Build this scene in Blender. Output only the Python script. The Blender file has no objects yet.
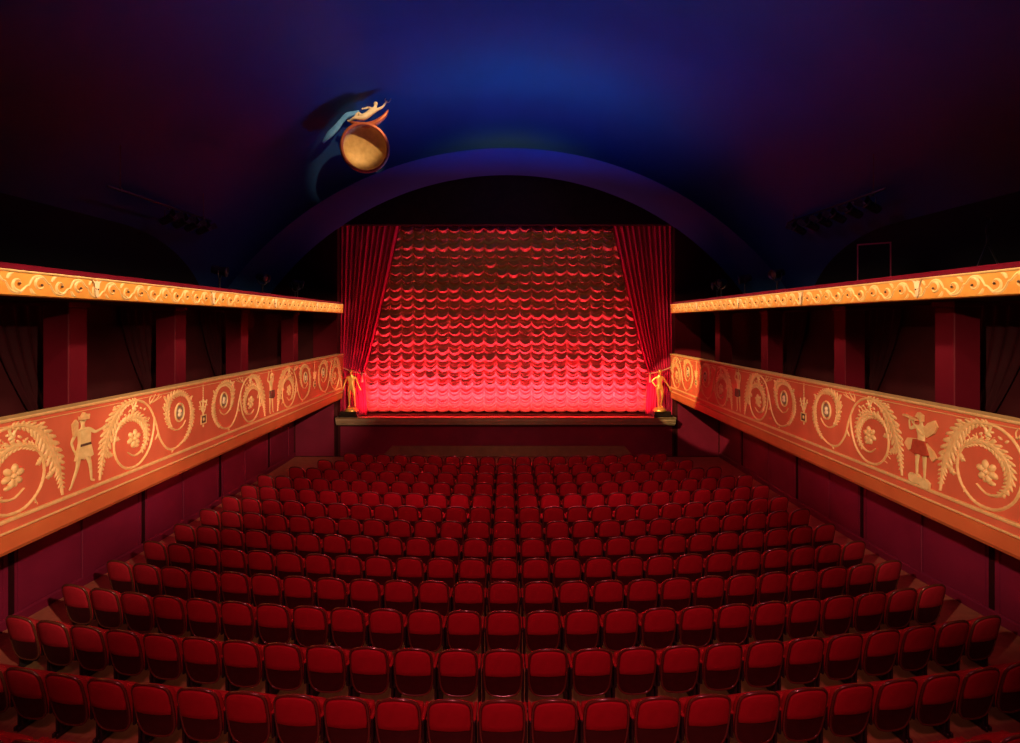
import bpy, math, random
from mathutils import Vector, Matrix
random.seed(11)
PI = math.pi
S = bpy.context.scene
COL = S.collection
F = 510.0                 # focal length in pixels of the 1020 px wide photograph
CZ = 4.95                 # height of the camera above the front stalls floor

# ------------------------------------------------------------------ camera, world, exposure, large lights
cd = bpy.data.cameras.new('camera'); cam = bpy.data.objects.new('camera', cd); COL.objects.link(cam)
cam.location = (0, 0, CZ); cam.rotation_euler = (PI/2, 0, 0)
cd.sensor_width = 36; cd.lens = 18.0; cd.shift_x = 0.003; cd.shift_y = -49.5/1020
cd.clip_start = 0.05; cd.clip_end = 200
S.camera = cam
w = bpy.data.worlds.new('world'); S.world = w; w.use_nodes = True
w.node_tree.nodes['Background'].inputs[0].default_value = (0.5, 0.12, 0.2, 1)
w.node_tree.nodes['Background'].inputs[1].default_value = 0.004
S.view_settings.view_transform = 'Standard'; S.view_settings.look = 'None'
S.view_settings.exposure = 0.0; S.view_settings.gamma = 1.0
S.view_settings.use_curve_mapping = False

def look(o, target):
    d = Vector(target) - o.location
    o.rotation_euler = d.to_track_quat('-Z', 'Y').to_euler()
def spot(name, loc, target, power, color, angle, blend=0.5, radius=0.1):
    l = bpy.data.lights.new(name, 'SPOT'); l.energy = power; l.color = color
    l.spot_size = math.radians(angle); l.spot_blend = blend; l.shadow_soft_size = radius
    o = bpy.data.objects.new(name, l); COL.objects.link(o); o.location = loc; look(o, target); return o
def area(name, loc, target, power, color, sx, sy, spread=180):
    l = bpy.data.lights.new(name, 'AREA'); l.energy = power; l.color = color
    l.shape = 'RECTANGLE'; l.size = sx; l.size_y = sy; l.spread = math.radians(spread)
    o = bpy.data.objects.new(name, l); COL.objects.link(o); o.location = loc; look(o, target); return o

# house lights over the stalls, from above and behind the seats
spot('house_light', (0, -1.6, 9.6), (0, 8.4, 0.6), 3100, (1.0, 0.15, 0.20), 68, 1.0, 0.5)
spot('house_top', (0, 9.3, 11.1), (0, 9.2, 0), 420, (1.0, 0.42, 0.22), 84, 0.9, 0.5)
# soft lights under the balcony soffits
area('soffit_left', (-7.1, 11.5, 2.12), (-7.5, 11.5, 0), 34, (1.0, 0.15, 0.22), 0.5, 13.5)
area('soffit_right', (7.1, 11.5, 2.12), (7.5, 11.5, 0), 34, (1.0, 0.15, 0.22), 0.5, 13.5)
# footlights behind the stage lip
area('footlight_low', (0, 18.86, 1.54), (0, 19.4, 2.2), 24, (1.0, 0.36, 0.12), 10.2, 0.08, 130)
area('footlight_high', (0, 18.40, 1.56), (0, 19.4, 2.9), 600, (1.0, 0.065, 0.105), 10.8, 0.10, 112)
# weak greenish wash on the curtain from the house
spot('curtain_wash', (0, 9.0, 10.6), (0, 19.4, 6.4), 260, (0.5, 0.90, 0.08), 62, 0.8, 0.4)
# warm beams from the circle front on to the balcony fronts
WARM = (1.0, 0.68, 0.40)
spot('beam_left_near', (3.0, -1.0, 7.4), (-6.0, 6.2, 3.2), 7400, WARM, 24, 0.9, 0.1)
spot('beam_left_mid', (3.0, -1.0, 7.4), (-6.0, 10.2, 3.1), 8400, WARM, 19, 0.9, 0.1)
spot('beam_left_far', (3.0, -1.0, 7.4), (-6.0, 15.6, 2.9), 12000, (1.0, 0.62, 0.34), 15, 0.9, 0.1)
spot('beam_right_near', (-3.0, -1.0, 7.4), (6.0, 7.0, 3.3), 6200, WARM, 22, 0.9, 0.1)
spot('beam_right_far', (-3.0, -1.0, 7.4), (6.0, 11.0, 3.1), 4600, (1.0, 0.60, 0.36), 15, 0.9, 0.1)
spot('beam_right_stage', (-2.0, 9.6, 8.2), (6.0, 17.6, 2.9), 9000, (1.0, 0.66, 0.26), 13.5, 0.2, 0.04)
# strips grazing the gilded friezes
area('frieze_strip_left', (-5.25, 10.9, 5.95), (-6.0, 10.9, 5.42), 80, (1.0, 0.66, 0.35), 15.5, 0.06, 90)
area('frieze_strip_right', (5.25, 10.9, 5.95), (6.0, 10.9, 5.42), 80, (1.0, 0.66, 0.35), 15.5, 0.06, 90)
# blue wash on the vault and arch, then added fills
spot('vault_blue', (0.3, 15.2, 5.4), (0.5, 12.2, 12.5), 1000, (0.005, 0.20, 1.0), 125, 0.9, 0.3)
spot('vault_violet', (0.0, 11.0, 5.0), (0.0, 13.6, 12.0), 110, (0.35, 0.05, 0.85), 100, 1.0, 0.5)
spot('arch_blue_left', (-6.6, 15.9, 6.4), (3.2, 17.0, 10.2), 420, (0.10, 0.14, 1.0), 52, 1.0, 0.2)
spot('arch_blue_right', (6.6, 15.9, 6.4), (-3.2, 17.0, 10.2), 420, (0.10, 0.14, 1.0), 52, 1.0, 0.2)
spot('deck_fill_left', (0, 8.0, 9.6), (-8.2, 12.6, 6.9), 200, (0.7, 0.2, 0.55), 46, 1.0, 0.3)  # violet pair added as fill so the gear on the decks shows
spot('deck_fill_right', (0, 8.0, 9.6), (8.2, 12.6, 6.9), 200, (0.7, 0.2, 0.55), 46, 1.0, 0.3)
spot('lip_fill_left', (-5.6, 12.6, 4.4), (1.6, 18.3, 1.35), 130, (1.0, 0.85, 0.55), 44, 1.0, 0.1)  # pair added to brighten the stage lip, not lamps of the house
spot('lip_fill_right', (5.6, 12.6, 4.4), (-1.6, 18.3, 1.35), 130, (1.0, 0.85, 0.55), 44, 1.0, 0.1)
# pin spots
spot('pin_bowl', (-1.7, 11.0, 12.0), (-4.0, 14.4, 10.55), 1000, (1.0, 0.72, 0.38), 22, 0.6, 0.04)
spot('pin_statue_left', (-3.4, 13.6, 5.6), (-5.68, 18.5, 2.35), 1200, (1.0, 0.74, 0.34), 13, 0.5, 0.04)
spot('pin_statue_right', (3.4, 13.6, 5.6), (5.55, 18.5, 2.35), 1200, (1.0, 0.74, 0.34), 13, 0.5, 0.04)

# ------------------------------------------------------------------ materials
def mat(name, col, rough=0.6, metal=0.0, col2=None, scale=6.0, bump=0.0, bscale=40.0, sheen=0.0, spec=0.5, stretch=(1, 1, 1), coat=0.0):
    m = bpy.data.materials.new(name); m.use_nodes = True
    nt = m.node_tree; b = nt.nodes['Principled BSDF']
    b.inputs['Base Color'].default_value = (*col, 1); b.inputs['Roughness'].default_value = rough
    b.inputs['Metallic'].default_value = metal; b.inputs['Specular IOR Level'].default_value = spec
    b.inputs['Sheen Weight'].default_value = sheen; b.inputs['Coat Weight'].default_value = coat
    if sheen: b.inputs['Sheen Tint'].default_value = (*[min(1, c*1.6) for c in col], 1)
    tc = nt.nodes.new('ShaderNodeTexCoord'); mp = nt.nodes.new('ShaderNodeMapping')
    mp.inputs['Scale'].default_value = stretch
    nt.links.new(tc.outputs['Object'], mp.inputs['Vector'])
    if col2:
        n = nt.nodes.new('ShaderNodeTexNoise'); n.inputs['Scale'].default_value = scale; n.inputs['Detail'].default_value = 5
        r = nt.nodes.new('ShaderNodeValToRGB')
        r.color_ramp.elements[0].position = 0.32; r.color_ramp.elements[1].position = 0.68
        r.color_ramp.elements[0].color = (*col, 1); r.color_ramp.elements[1].color = (*col2, 1)
        nt.links.new(mp.outputs['Vector'], n.inputs['Vector'])
        nt.links.new(n.outputs['Fac'], r.inputs['Fac']); nt.links.new(r.outputs['Color'], b.inputs['Base Color'])
    if bump:
        n2 = nt.nodes.new('ShaderNodeTexNoise'); n2.inputs['Scale'].default_value = bscale; n2.inputs['Detail'].default_value = 4
        bp = nt.nodes.new('ShaderNodeBump'); bp.inputs['Strength'].default_value = bump; bp.inputs['Distance'].default_value = 0.02
        nt.links.new(mp.outputs['Vector'], n2.inputs['Vector'])
        nt.links.new(n2.outputs['Fac'], bp.inputs['Height']); nt.links.new(bp.outputs['Normal'], b.inputs['Normal'])
    return m
M = dict(
    velvet=mat('red velvet', (0.34, 0.012, 0.018), 0.75, col2=(0.28, 0.008, 0.014), scale=14, bump=0.15, bscale=160, sheen=0.25, spec=0.2),
    back=mat('red seat cloth', (0.40, 0.010, 0.026), 0.8, col2=(0.34, 0.008, 0.022), scale=10, bump=0.2, bscale=220, sheen=0.1, spec=0.2),
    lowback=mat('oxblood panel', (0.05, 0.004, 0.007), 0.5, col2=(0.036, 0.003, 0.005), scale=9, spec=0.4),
    rim=mat('varnished rim', (0.13, 0.035, 0.02), 0.25, col2=(0.09, 0.024, 0.014), scale=12, spec=0.7, stretch=(1, 1, 6), coat=0.4),
    iron=mat('black iron', (0.012, 0.009, 0.009), 0.45, col2=(0.02, 0.014, 0.013), scale=20, spec=0.5),
    wood=mat('floor boards', (0.36, 0.19, 0.09), 0.45, col2=(0.27, 0.13, 0.06), scale=3, stretch=(8, 0.6, 1), bump=0.1, bscale=20),
    carpet=mat('aisle carpet', (0.46, 0.13, 0.09), 0.95, col2=(0.37, 0.10, 0.07), scale=7, bump=0.4, bscale=120, spec=0.1),
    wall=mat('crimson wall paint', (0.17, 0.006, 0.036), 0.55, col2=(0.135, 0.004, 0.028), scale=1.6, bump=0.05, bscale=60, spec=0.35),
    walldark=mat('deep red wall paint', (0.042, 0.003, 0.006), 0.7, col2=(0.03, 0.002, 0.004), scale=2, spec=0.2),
    groove=mat('dark groove', (0.018, 0.001, 0.003), 0.8, spec=0.1),
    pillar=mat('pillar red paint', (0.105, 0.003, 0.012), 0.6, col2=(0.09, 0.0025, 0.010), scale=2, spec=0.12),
    balcony=mat('orange red painted panel', (0.60, 0.125, 0.068), 0.55, col2=(0.52, 0.100, 0.054), scale=2.6, bump=0.04, bscale=70, spec=0.3, stretch=(1, 1, 0.5)),
    fascia=mat('burnt orange fascia', (0.54, 0.13, 0.045), 0.5, col2=(0.46, 0.10, 0.035), scale=2.2, spec=0.35),
    gilt=mat('pale gilt', (0.76, 0.47, 0.22), 0.5, 0.0, col2=(0.64, 0.37, 0.15), scale=16, bump=0.25, bscale=60, spec=0.5),
    cream=mat('cream gilt', (0.78, 0.56, 0.27), 0.5, 0.0, col2=(0.66, 0.44, 0.19), scale=12, bump=0.2, bscale=50, spec=0.5),
    ochre=mat('ochre frieze', (0.66, 0.30, 0.055), 0.45, 0.0, col2=(0.56, 0.23, 0.04), scale=4, spec=0.5),
    railred=mat('dark crimson rail velvet', (0.13, 0.002, 0.016), 0.85, col2=(0.10, 0.0015, 0.012), scale=9, spec=0.1),
    shade=mat('dark velour', (0.028, 0.001, 0.004), 0.8, col2=(0.02, 0.001, 0.003), scale=4, spec=0.15),
    field=mat('grey brown medallion', (0.24, 0.16, 0.11), 0.6, col2=(0.19, 0.12, 0.08), scale=14),
    brown=mat('dark brown relief', (0.10, 0.045, 0.03), 0.6, col2=(0.07, 0.03, 0.02), scale=14),
    red_relief=mat('red relief', (0.42, 0.06, 0.03), 0.6, col2=(0.34, 0.04, 0.02), scale=14),
    gold=mat('statue gold', (0.85, 0.52, 0.15), 0.34, 0.75, col2=(0.72, 0.42, 0.11), scale=10, bump=0.05, bscale=30),
    goldleaf=mat('bowl gold leaf', (0.80, 0.50, 0.19), 0.6, 0.15, col2=(0.66, 0.38, 0.13), scale=7, bump=0.12, bscale=26),
    rimred=mat('copper red rim', (0.62, 0.16, 0.07), 0.4, 0.4, col2=(0.52, 0.11, 0.05), scale=9),
    marble=mat('ivory figure', (0.80, 0.62, 0.42), 0.5, col2=(0.72, 0.52, 0.34), scale=11),
    ribbon=mat('blue-lit drapery', (0.16, 0.40, 0.85), 0.6, col2=(0.10, 0.30, 0.70), scale=8),  # pale cloth, the blue light falling on it is put into the colour
    curtain=mat('rose satin', (0.62, 0.165, 0.165), 0.40, col2=(0.56, 0.14, 0.14), scale=5, sheen=0.05, spec=0.4),
    drape=mat('crimson drape', (0.52, 0.018, 0.085), 0.7, col2=(0.44, 0.013, 0.07), scale=4, stretch=(3, 3, 0.4), sheen=0.4, spec=0.2),
    stage=mat('stage boards', (0.10, 0.03, 0.02), 0.5, col2=(0.07, 0.02, 0.014), scale=4, stretch=(8, 1, 1)),
    lip=mat('stage lip stone grey', (0.36, 0.28, 0.18), 0.55, col2=(0.29, 0.22, 0.14), scale=5, spec=0.4),
    olive=mat('olive brown panel', (0.20, 0.11, 0.04), 0.6, col2=(0.15, 0.08, 0.03), scale=3),
    black=mat('matt black', (0.004, 0.003, 0.004), 0.8, col2=(0.006, 0.005, 0.006), scale=20, spec=0.3),
    metal=mat('scuffed black metal', (0.10, 0.085, 0.10), 0.35, 0.4, col2=(0.06, 0.05, 0.06), scale=15),
    edge=mat('maroon cabinet edge', (0.5, 0.08, 0.13), 0.5, col2=(0.42, 0.06, 0.10), scale=9),
    lens=mat('lens glass', (0.05, 0.05, 0.07), 0.08, 0.0, spec=0.8),
    vault=mat('midnight vault plaster', (0.009, 0.048, 0.17), 0.5, col2=(0.007, 0.040, 0.14), scale=0.7, bump=0.05, bscale=3, spec=0.45),
    pelmet=mat('black pelmet cloth', (0.020, 0.006, 0.012), 0.9, col2=(0.014, 0.004, 0.009), scale=5, spec=0.1),
    cord=mat('pale cord', (0.55, 0.34, 0.20), 0.6, col2=(0.45, 0.26, 0.14), scale=40),
    plinth=mat('black plinth lacquer', (0.012, 0.008, 0.008), 0.3, col2=(0.018, 0.012, 0.010), scale=8),
    brass=mat('brass plate', (0.45, 0.25, 0.08), 0.35, 0.9, col2=(0.36, 0.19, 0.06), scale=12),
)

# ------------------------------------------------------------------ mesh builder
class MB:
    def __init__(s): s.v = []; s.f = []; s.m = []; s.sm = []
    def add(s, vs, fs, mi=0, smooth=False):
        b = len(s.v); s.v += [tuple(p) for p in vs]
        for f in fs: s.f.append(tuple(b+i for i in f)); s.m.append(mi); s.sm.append(smooth)
    def box(s, x0, x1, y0, y1, z0, z1, mi=0, bev=0.0):
        if x0 > x1: x0, x1 = x1, x0
        if bev <= 0:
            vs = [(x, y, z) for z in (z0, z1) for y in (y0, y1) for x in (x0, x1)]
            s.add(vs, [(0, 2, 3, 1), (4, 5, 7, 6), (0, 1, 5, 4), (2, 6, 7, 3), (0, 4, 6, 2), (1, 3, 7, 5)], mi)
        else:
            pts = []
            for z, i in ((z0, bev), (z0+bev, 0), (z1-bev, 0), (z1, bev)):
                xa, xb, ya, yb = x0+i, x1-i, y0+i, y1-i; c = bev if i == 0 else 0.4*bev
                pts.append([(xa+c, ya, z), (xb-c, ya, z), (xb, ya+c, z), (xb, yb-c, z), (xb-c, yb, z), (xa+c, yb, z), (xa, yb-c, z), (xa, ya+c, z)])
            s.rings(pts, True, True, mi, False)
    def rings(s, rs, closed=True, caps=True, mi=0, smooth=True):
        n = len(rs[0]); vs = [p for r in rs for p in r]; fs = []
        for i in range(len(rs)-1):
            for j in range(n if closed else n-1):
                k = (j+1) % n
                fs.append((i*n+j, i*n+k, (i+1)*n+k, (i+1)*n+j))
        if caps and closed:
            fs.append(tuple(range(n-1, -1, -1))); fs.append(tuple((len(rs)-1)*n+j for j in range(n)))
        s.add(vs, fs, mi, smooth)
    def tube(s, path, r, n=8, mi=0, closed=False, smooth=True):
        P = [Vector(p) for p in path]; N = len(P); rs = []
        up = Vector((0, 0, 1)); prev = None
        for i, p in enumerate(P):
            a = P[i-1] if (i > 0 or closed) else p; b = P[(i+1) % N] if (i < N-1 or closed) else p
            t = (b-a).normalized() if (b-a).length > 1e-9 else Vector((0, 0, 1))
            if prev is None:
                x = t.cross(up)
                if x.length < 1e-3: x = t.cross(Vector((0, 1, 0)))
            else: x = prev - t*prev.dot(t)
            x.normalize(); prev = x; y = t.cross(x)
            rr = r[i] if isinstance(r, (list, tuple)) else r
            rs.append([p + x*(rr*math.cos(2*PI*k/n)) + y*(rr*math.sin(2*PI*k/n)) for k in range(n)])
        if closed: rs.append(rs[0])
        s.rings(rs, True, not closed, mi, smooth)
    def lathe(s, prof, c=(0, 0, 0), n=24, mi=0, mtx=None, smooth=True):
        rs = []
        for r, z in prof:
            ring = [Vector((r*math.cos(2*PI*k/n), r*math.sin(2*PI*k/n), z)) for k in range(n)]
            if mtx: ring = [mtx @ p for p in ring]
            rs.append([p+Vector(c) for p in ring])
        s.rings(rs, True, True, mi, smooth)
    def prism(s, poly, fn, d0, d1, mi=0):
        # poly in 2D, fn(a, b, depth) -> 3D
        n = len(poly)
        vs = [fn(a, b, d0) for a, b in poly] + [fn(a, b, d1) for a, b in poly]
        fs = [tuple(range(n-1, -1, -1)), tuple(range(n, 2*n))] + [(i, (i+1) % n, n+(i+1) % n, n+i) for i in range(n)]
        s.add(vs, fs, mi)
    def build(s, name, mats, parent=None, loc=None):
        me = bpy.data.meshes.new(name); me.from_pydata(s.v, [], s.f)
        for m in (mats if isinstance(mats, (list, tuple)) else [mats]): me.materials.append(m)
        me.polygons.foreach_set('material_index', s.m); me.polygons.foreach_set('use_smooth', s.sm)
        me.update(); me.validate()
        import bmesh as _b
        bm = _b.new(); bm.from_mesh(me); _b.ops.recalc_face_normals(bm, faces=bm.faces); bm.to_mesh(me); bm.free()
        o = bpy.data.objects.new(name, me); COL.objects.link(o)
        if parent: o.parent = parent
        if loc: o.location = loc
        return o
def tag(o, label, cat, group=None, kind=None):
    if label: o['label'] = label
    if cat: o['category'] = cat
    if group: o['group'] = group
    if kind: o['kind'] = kind
    return o
def empty(name, loc=(0, 0, 0), rz=0.0):
    o = bpy.data.objects.new(name, None); COL.objects.link(o); o.empty_display_size = 0.1
    o.location = loc; o.rotation_euler = (0, 0, rz); return o
def struct(o, label=None, cat=None):
    o['kind'] = 'structure'
    return tag(o, label, cat)
def crom(pts, n=8, closed=False):
    out = []; N = len(pts)
    rng = range(N if closed else N-1)
    for i in rng:
        g = (lambda k: pts[k % N]) if closed else (lambda k: pts[max(0, min(N-1, k))])
        p0, p1, p2, p3 = g(i-1), g(i), g(i+1), g(i+2)
        for k in range(n):
            t = k/n
            out.append(tuple(0.5*((2*b)+(c-a)*t+(2*a-5*b+4*c-d)*t*t+(-a+3*b-3*c+d)*t**3) for a, b, c, d in zip(p0, p1, p2, p3)))
    if not closed: out.append(tuple(pts[-1]))
    return out

# ------------------------------------------------------------------ the setting
XW, XB, YE = 7.8, 6.0, 18.7            # lower side walls, balcony fronts, stage-end wall
def sag(x): return x*x/60.0             # the rows are arcs of about 30 m radius
def top_h(d):                           # height of the chair tops below the camera, by distance
    T = [(3.4, 3.77), (4.31, 3.812), (5.17, 3.848), (6.03, 3.885), (6.885, 3.91), (7.74, 3.95), (8.6, 4.0), (9.46, 4.03), (10.3, 4.045), (11.2, 4.065), (12.0, 4.075), (15.5, 4.086), (30, 4.086)]
    for (a, b), (c, e) in zip(T, T[1:]):
        if d <= c: return b+(e-b)*(d-a)/(c-a)
    return 4.086
CH = 0.87                               # chair height
def floor_z(x, y):
    d = y - sag(x)
    if d < 3.4: return CZ - top_h(3.4) - CH
    return CZ - top_h(d) - CH

def floor_strip(x0, x1, nx, y0=1.5, y1=YE, ny=60, off=0.0):
    b = MB(); vs = []; fs = []
    for j in range(ny+1):
        y = y0+(y1-y0)*j/ny
        for i in range(nx+1):
            x = x0+(x1-x0)*i/nx; vs.append((x, y, floor_z(x, y)+off))
    for j in range(ny):
        for i in range(nx): a = j*(nx+1)+i; fs.append((a, a+1, a+nx+2, a+nx+1))
    k = len(vs); vs += [(x0, y0, -0.3), (x1, y0, -0.3), (x1, y1, -0.3), (x0, y1, -0.3)]
    fs.append((k+3, k+2, k+1, k))
    b.add(vs, fs, 0, True); return b
struct(floor_strip(-XW, XW, 40).build('floor', M['wood']))
for nm, x0, x1 in (('floor_aisle_left', -XW, -6.72), ('floor_aisle_right', 6.72, XW)):
    struct(floor_strip(x0, x1, 6, off=0.012).build(nm, M['carpet']))
struct(floor_strip(-6.72, 6.72, 30, 16.1, YE, 8, off=0.013).build('floor_front', M['carpet']))

# lower side walls with joints and panel strips
for sg, side in ((-1, 'left'), (1, 'right')):
    b = MB()
    b.box(sg*XW, sg*(XW+0.3), 1.5, YE+0.3, -0.3, 5.3)
    wl = struct(b.build('wall_'+side, M['wall']))
    g = MB()
    joints = [5.1, 8.02, 10.93, 13.86, 16.7] if sg < 0 else [5.3, 8.2, 11.2, 13.7, 16.9]
    for y in joints: g.box(sg*(XW-0.012), sg*XW, y-0.045, y+0.045, 0.2, 2.15)
    g.build('joint', M['groove'], wl)
    p = MB()
    for y0, y1 in zip(joints, joints[1:]+[YE+1.2]):
        ym = 0.5*(y0+y1)
        if ym < YE-0.3: p.box(sg*(XW-0.03), sg*XW, ym-0.14, ym+0.14, 0.2, 2.15, 0, 0.008)
        for e in (y0+0.10, y1-0.14, ):
            if e < YE-0.3: p.box(sg*(XW-0.018), sg*XW, e, e+0.05, 0.2, 2.15)
    p.build('panel_strip', M['wall'], wl)
    b = MB(); n = 40
    rs = []
    for i in range(n+1):
        y = 1.5+(YE-1.5)*i/n; z = floor_z(sg*XW, y)
        rs.append([(sg*XW, y, z), (sg*(XW-0.035), y, z), (sg*(XW-0.035), y, z+0.15), (sg*(XW-0.015), y, z+0.18), (sg*XW, y, z+0.18)])
    b.rings(rs, True, True, 0, False)
    struct(b.build('baseboard_'+side, M['wall']))
    # recess behind the upper promenade and its dark back wall
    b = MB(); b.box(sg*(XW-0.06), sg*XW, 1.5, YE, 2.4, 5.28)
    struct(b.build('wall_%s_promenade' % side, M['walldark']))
    # deck above the gilded frieze and the upper wall
    b = MB(); b.box(sg*6.14, sg*9.6, 1.5, YE, 5.27, 5.60)
    struct(b.build('trim_deck_'+side, M['black']))
    b = MB(); b.box(sg*9.3, sg*9.6, 1.5, YE+0.3, 5.60, 12.9)
    struct(b.build('wall_%s_upper' % side, M['black']))

# stage-end wall with the proscenium opening
OX0, OX1, OZ1, SZ = -6.22, 6.16, 8.53, 1.51
b = MB()
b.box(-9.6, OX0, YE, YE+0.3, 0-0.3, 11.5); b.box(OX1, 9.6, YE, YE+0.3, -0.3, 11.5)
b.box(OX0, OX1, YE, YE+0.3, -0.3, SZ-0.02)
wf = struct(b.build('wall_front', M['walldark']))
b = MB(); b.box(OX0-0.02, OX1+0.02, YE+0.02, YE+0.32, OZ1, 11.5)
struct(b.build('trim_pelmet', M['pelmet']))
g = MB()
for x in (-6.24, 6.16): g.box(x-0.05, x+0.05, YE-0.015, YE, 0.05, 1.2)
g.build('joint', M['groove'], wf)
p = MB()
for x0, x1 in ((-7.75, -6.34), (6.26, 7.75), (-6.1, 6.05)):
    p.box(x0, x1, YE-0.02, YE, 0.04, 0.2); p.box(x0, x1, YE-0.012, YE, 0.2, 1.12 if x0 == -6.1 else 2.14)
p.build('panel_strip', M['wall'], wf)
b = MB()
b.box(-7.1, OX0, YE-0.012, YE, 2.0, 5.27); b.box(OX1, 7.1, YE-0.012, YE, 2.0, 5.27)
b.build('jamb_facing', M['pillar'], wf)
b = MB(); b.box(-8.5, 8.5, YE+3.3, YE+3.4, 1.0, 12)
struct(b.build('wall_stage_rear', M['black']))
b = MB(); b.box(-8, 8, YE, YE+3.3, SZ-0.25, SZ-0.02)
struct(b.build('floor_stage', M['stage']))
# sloping olive panel along the foot of the stage
b = MB()
b.prism([(-4.55, 0.05), (4.62, 0.05), (4.3, 0.42), (-4.2, 0.42)], lambda a, c, d: (a, YE-0.055-d+0.12*(0.42-c)*-1, c), -0.03, 0.02)
tag(b.build('stage_front_panel', M['olive']), 'low olive brown panel with slanted ends along the foot of the stage', 'panel')
# the stage lip
def extr(prof, x0, x1, mi=0):
    b = MB(); b.rings([[(x, y, z) for y, z in prof] for x in (x0, x1)], True, True, mi, False); return b
lip = extr([(18.32, SZ), (18.32, SZ-0.05), (18.35, SZ-0.06), (18.35, SZ-0.14), (18.38, SZ-0.15), (18.38, SZ-0.22), (18.42, SZ-0.24), (18.45, SZ-0.29), (18.695, SZ-0.29), (18.695, SZ)], -6.17, 6.08).build('stage_lip', M['lip'])
tag(lip, 'moulded grey ochre stage lip running below the swagged curtain', 'stage lip')
bb = MB(); bb.box(-6.15, 6.06, 18.312, 18.32, SZ-0.035, SZ-0.012); bb.box(-6.15, 6.06, 18.372, 18.38, SZ-0.175, SZ-0.155)
bb.build('moulding', M['brass'], lip)

# vault and arch soffit
def apex(y):
    if y >= 15.8: return 10.34
    t = (15.8-y)/3.6
    return 10.34+2.3*math.sqrt(max(0, 1-(1-min(1, t))**2))
RV = 10.8
def vz(x, y): return apex(y)-(RV-math.sqrt(RV*RV-x*x))
def vault(ys, name, m):
    b = MB(); nx = 72; vs = []; fs = []
    for y in ys:
        for i in range(nx+1):
            x = -9.5+19.0*i/nx; vs.append((x, y, vz(x, y)))
    for j in range(len(ys)-1):
        for i in range(nx): a = j*(nx+1)+i; fs.append((a, a+1, a+nx+2, a+nx+1))
    b.add(vs, fs, 0, True); return struct(b.build(name, m))
ys = [1.5+(12.2-1.5)*j/12 for j in range(12)] + [15.8-3.6*(1-math.cos(PI/2*(1-j/30.0))) for j in range(31)]
vault(ys, 'ceiling', M['vault'])
vault([15.8, 16.5, 17.3, 18.0, YE+0.05], 'ceiling_arch_soffit', M['vault'])

# ------------------------------------------------------------------ skinned bodies
def skin_mesh(name, J, E, root, m, scale=(1, 1, 1), lvl=2):
    keys = list(J); me = bpy.data.meshes.new(name+'_bones')
    me.from_pydata([J[k][0] for k in keys], [(keys.index(a), keys.index(c)) for a, c in E], [])
    o = bpy.data.objects.new(name+'_bones', me); COL.objects.link(o)
    o.modifiers.new('s', 'SKIN').use_smooth_shade = True
    for k, sv in zip(keys, me.skin_vertices[0].data):
        r = J[k][1]; sv.radius = (r, r) if not isinstance(r, tuple) else r; sv.use_root = (k == root)
    sub = o.modifiers.new('u', 'SUBSURF'); sub.levels = lvl; sub.render_levels = lvl
    dg = bpy.context.evaluated_depsgraph_get(); dg.update()
    ev = o.evaluated_get(dg); tm = ev.to_mesh()
    vs = [(v.co.x*scale[0], v.co.y*scale[1], v.co.z*scale[2]) for v in tm.vertices]; fs = [tuple(p.vertices) for p in tm.polygons]
    ev.to_mesh_clear(); bpy.data.objects.remove(o); bpy.data.meshes.remove(me)
    return vs, fs
BONES = [('pelvis', 'waist'), ('waist', 'chest'), ('chest', 'nb'), ('nb', 'neck'), ('neck', 'head'), ('head', 'crown'),
         ('chest', 'sl'), ('sl', 'el'), ('el', 'wl'), ('wl', 'hl'), ('chest', 'sr'), ('sr', 'er'), ('er', 'wr'), ('wr', 'hr'),
         ('pelvis', 'tl'), ('tl', 'kl'), ('kl', 'al'), ('al', 'fl'), ('pelvis', 'tr'), ('tr', 'kr'), ('kr', 'ar'), ('ar', 'fr')]
RAD = dict(pelvis=.125, waist=.105, chest=.135, nb=.06, neck=.052, head=.088, crown=.062, sl=.06, el=.043, wl=.03, hl=.032, sr=.06, er=.043, wr=.03, hr=.032,
           tl=.095, kl=.058, al=.036, fl=.03, tr=.095, kr=.058, ar=.036, fr=.03)
STAND = dict(pelvis=(0, 0, .95), waist=(0, 0, 1.09), chest=(0, 0, 1.30), nb=(0, 0, 1.46), neck=(0, 0, 1.52), head=(0, -.015, 1.62), crown=(0, 0, 1.71),
             sl=(-.18, 0, 1.40), el=(-.24, .02, 1.12), wl=(-.25, -.04, .88), hl=(-.25, -.05, .79), sr=(.18, 0, 1.40), er=(.24, .02, 1.12), wr=(.25, -.04, .88), hr=(.25, -.05, .79),
             tl=(-.10, 0, .88), kl=(-.11, -.02, .48), al=(-.11, .02, .08), fl=(-.12, -.13, .035), tr=(.10, 0, .88), kr=(.11, -.02, .48), ar=(.11, .02, .08), fr=(.12, -.13, .035))
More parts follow.
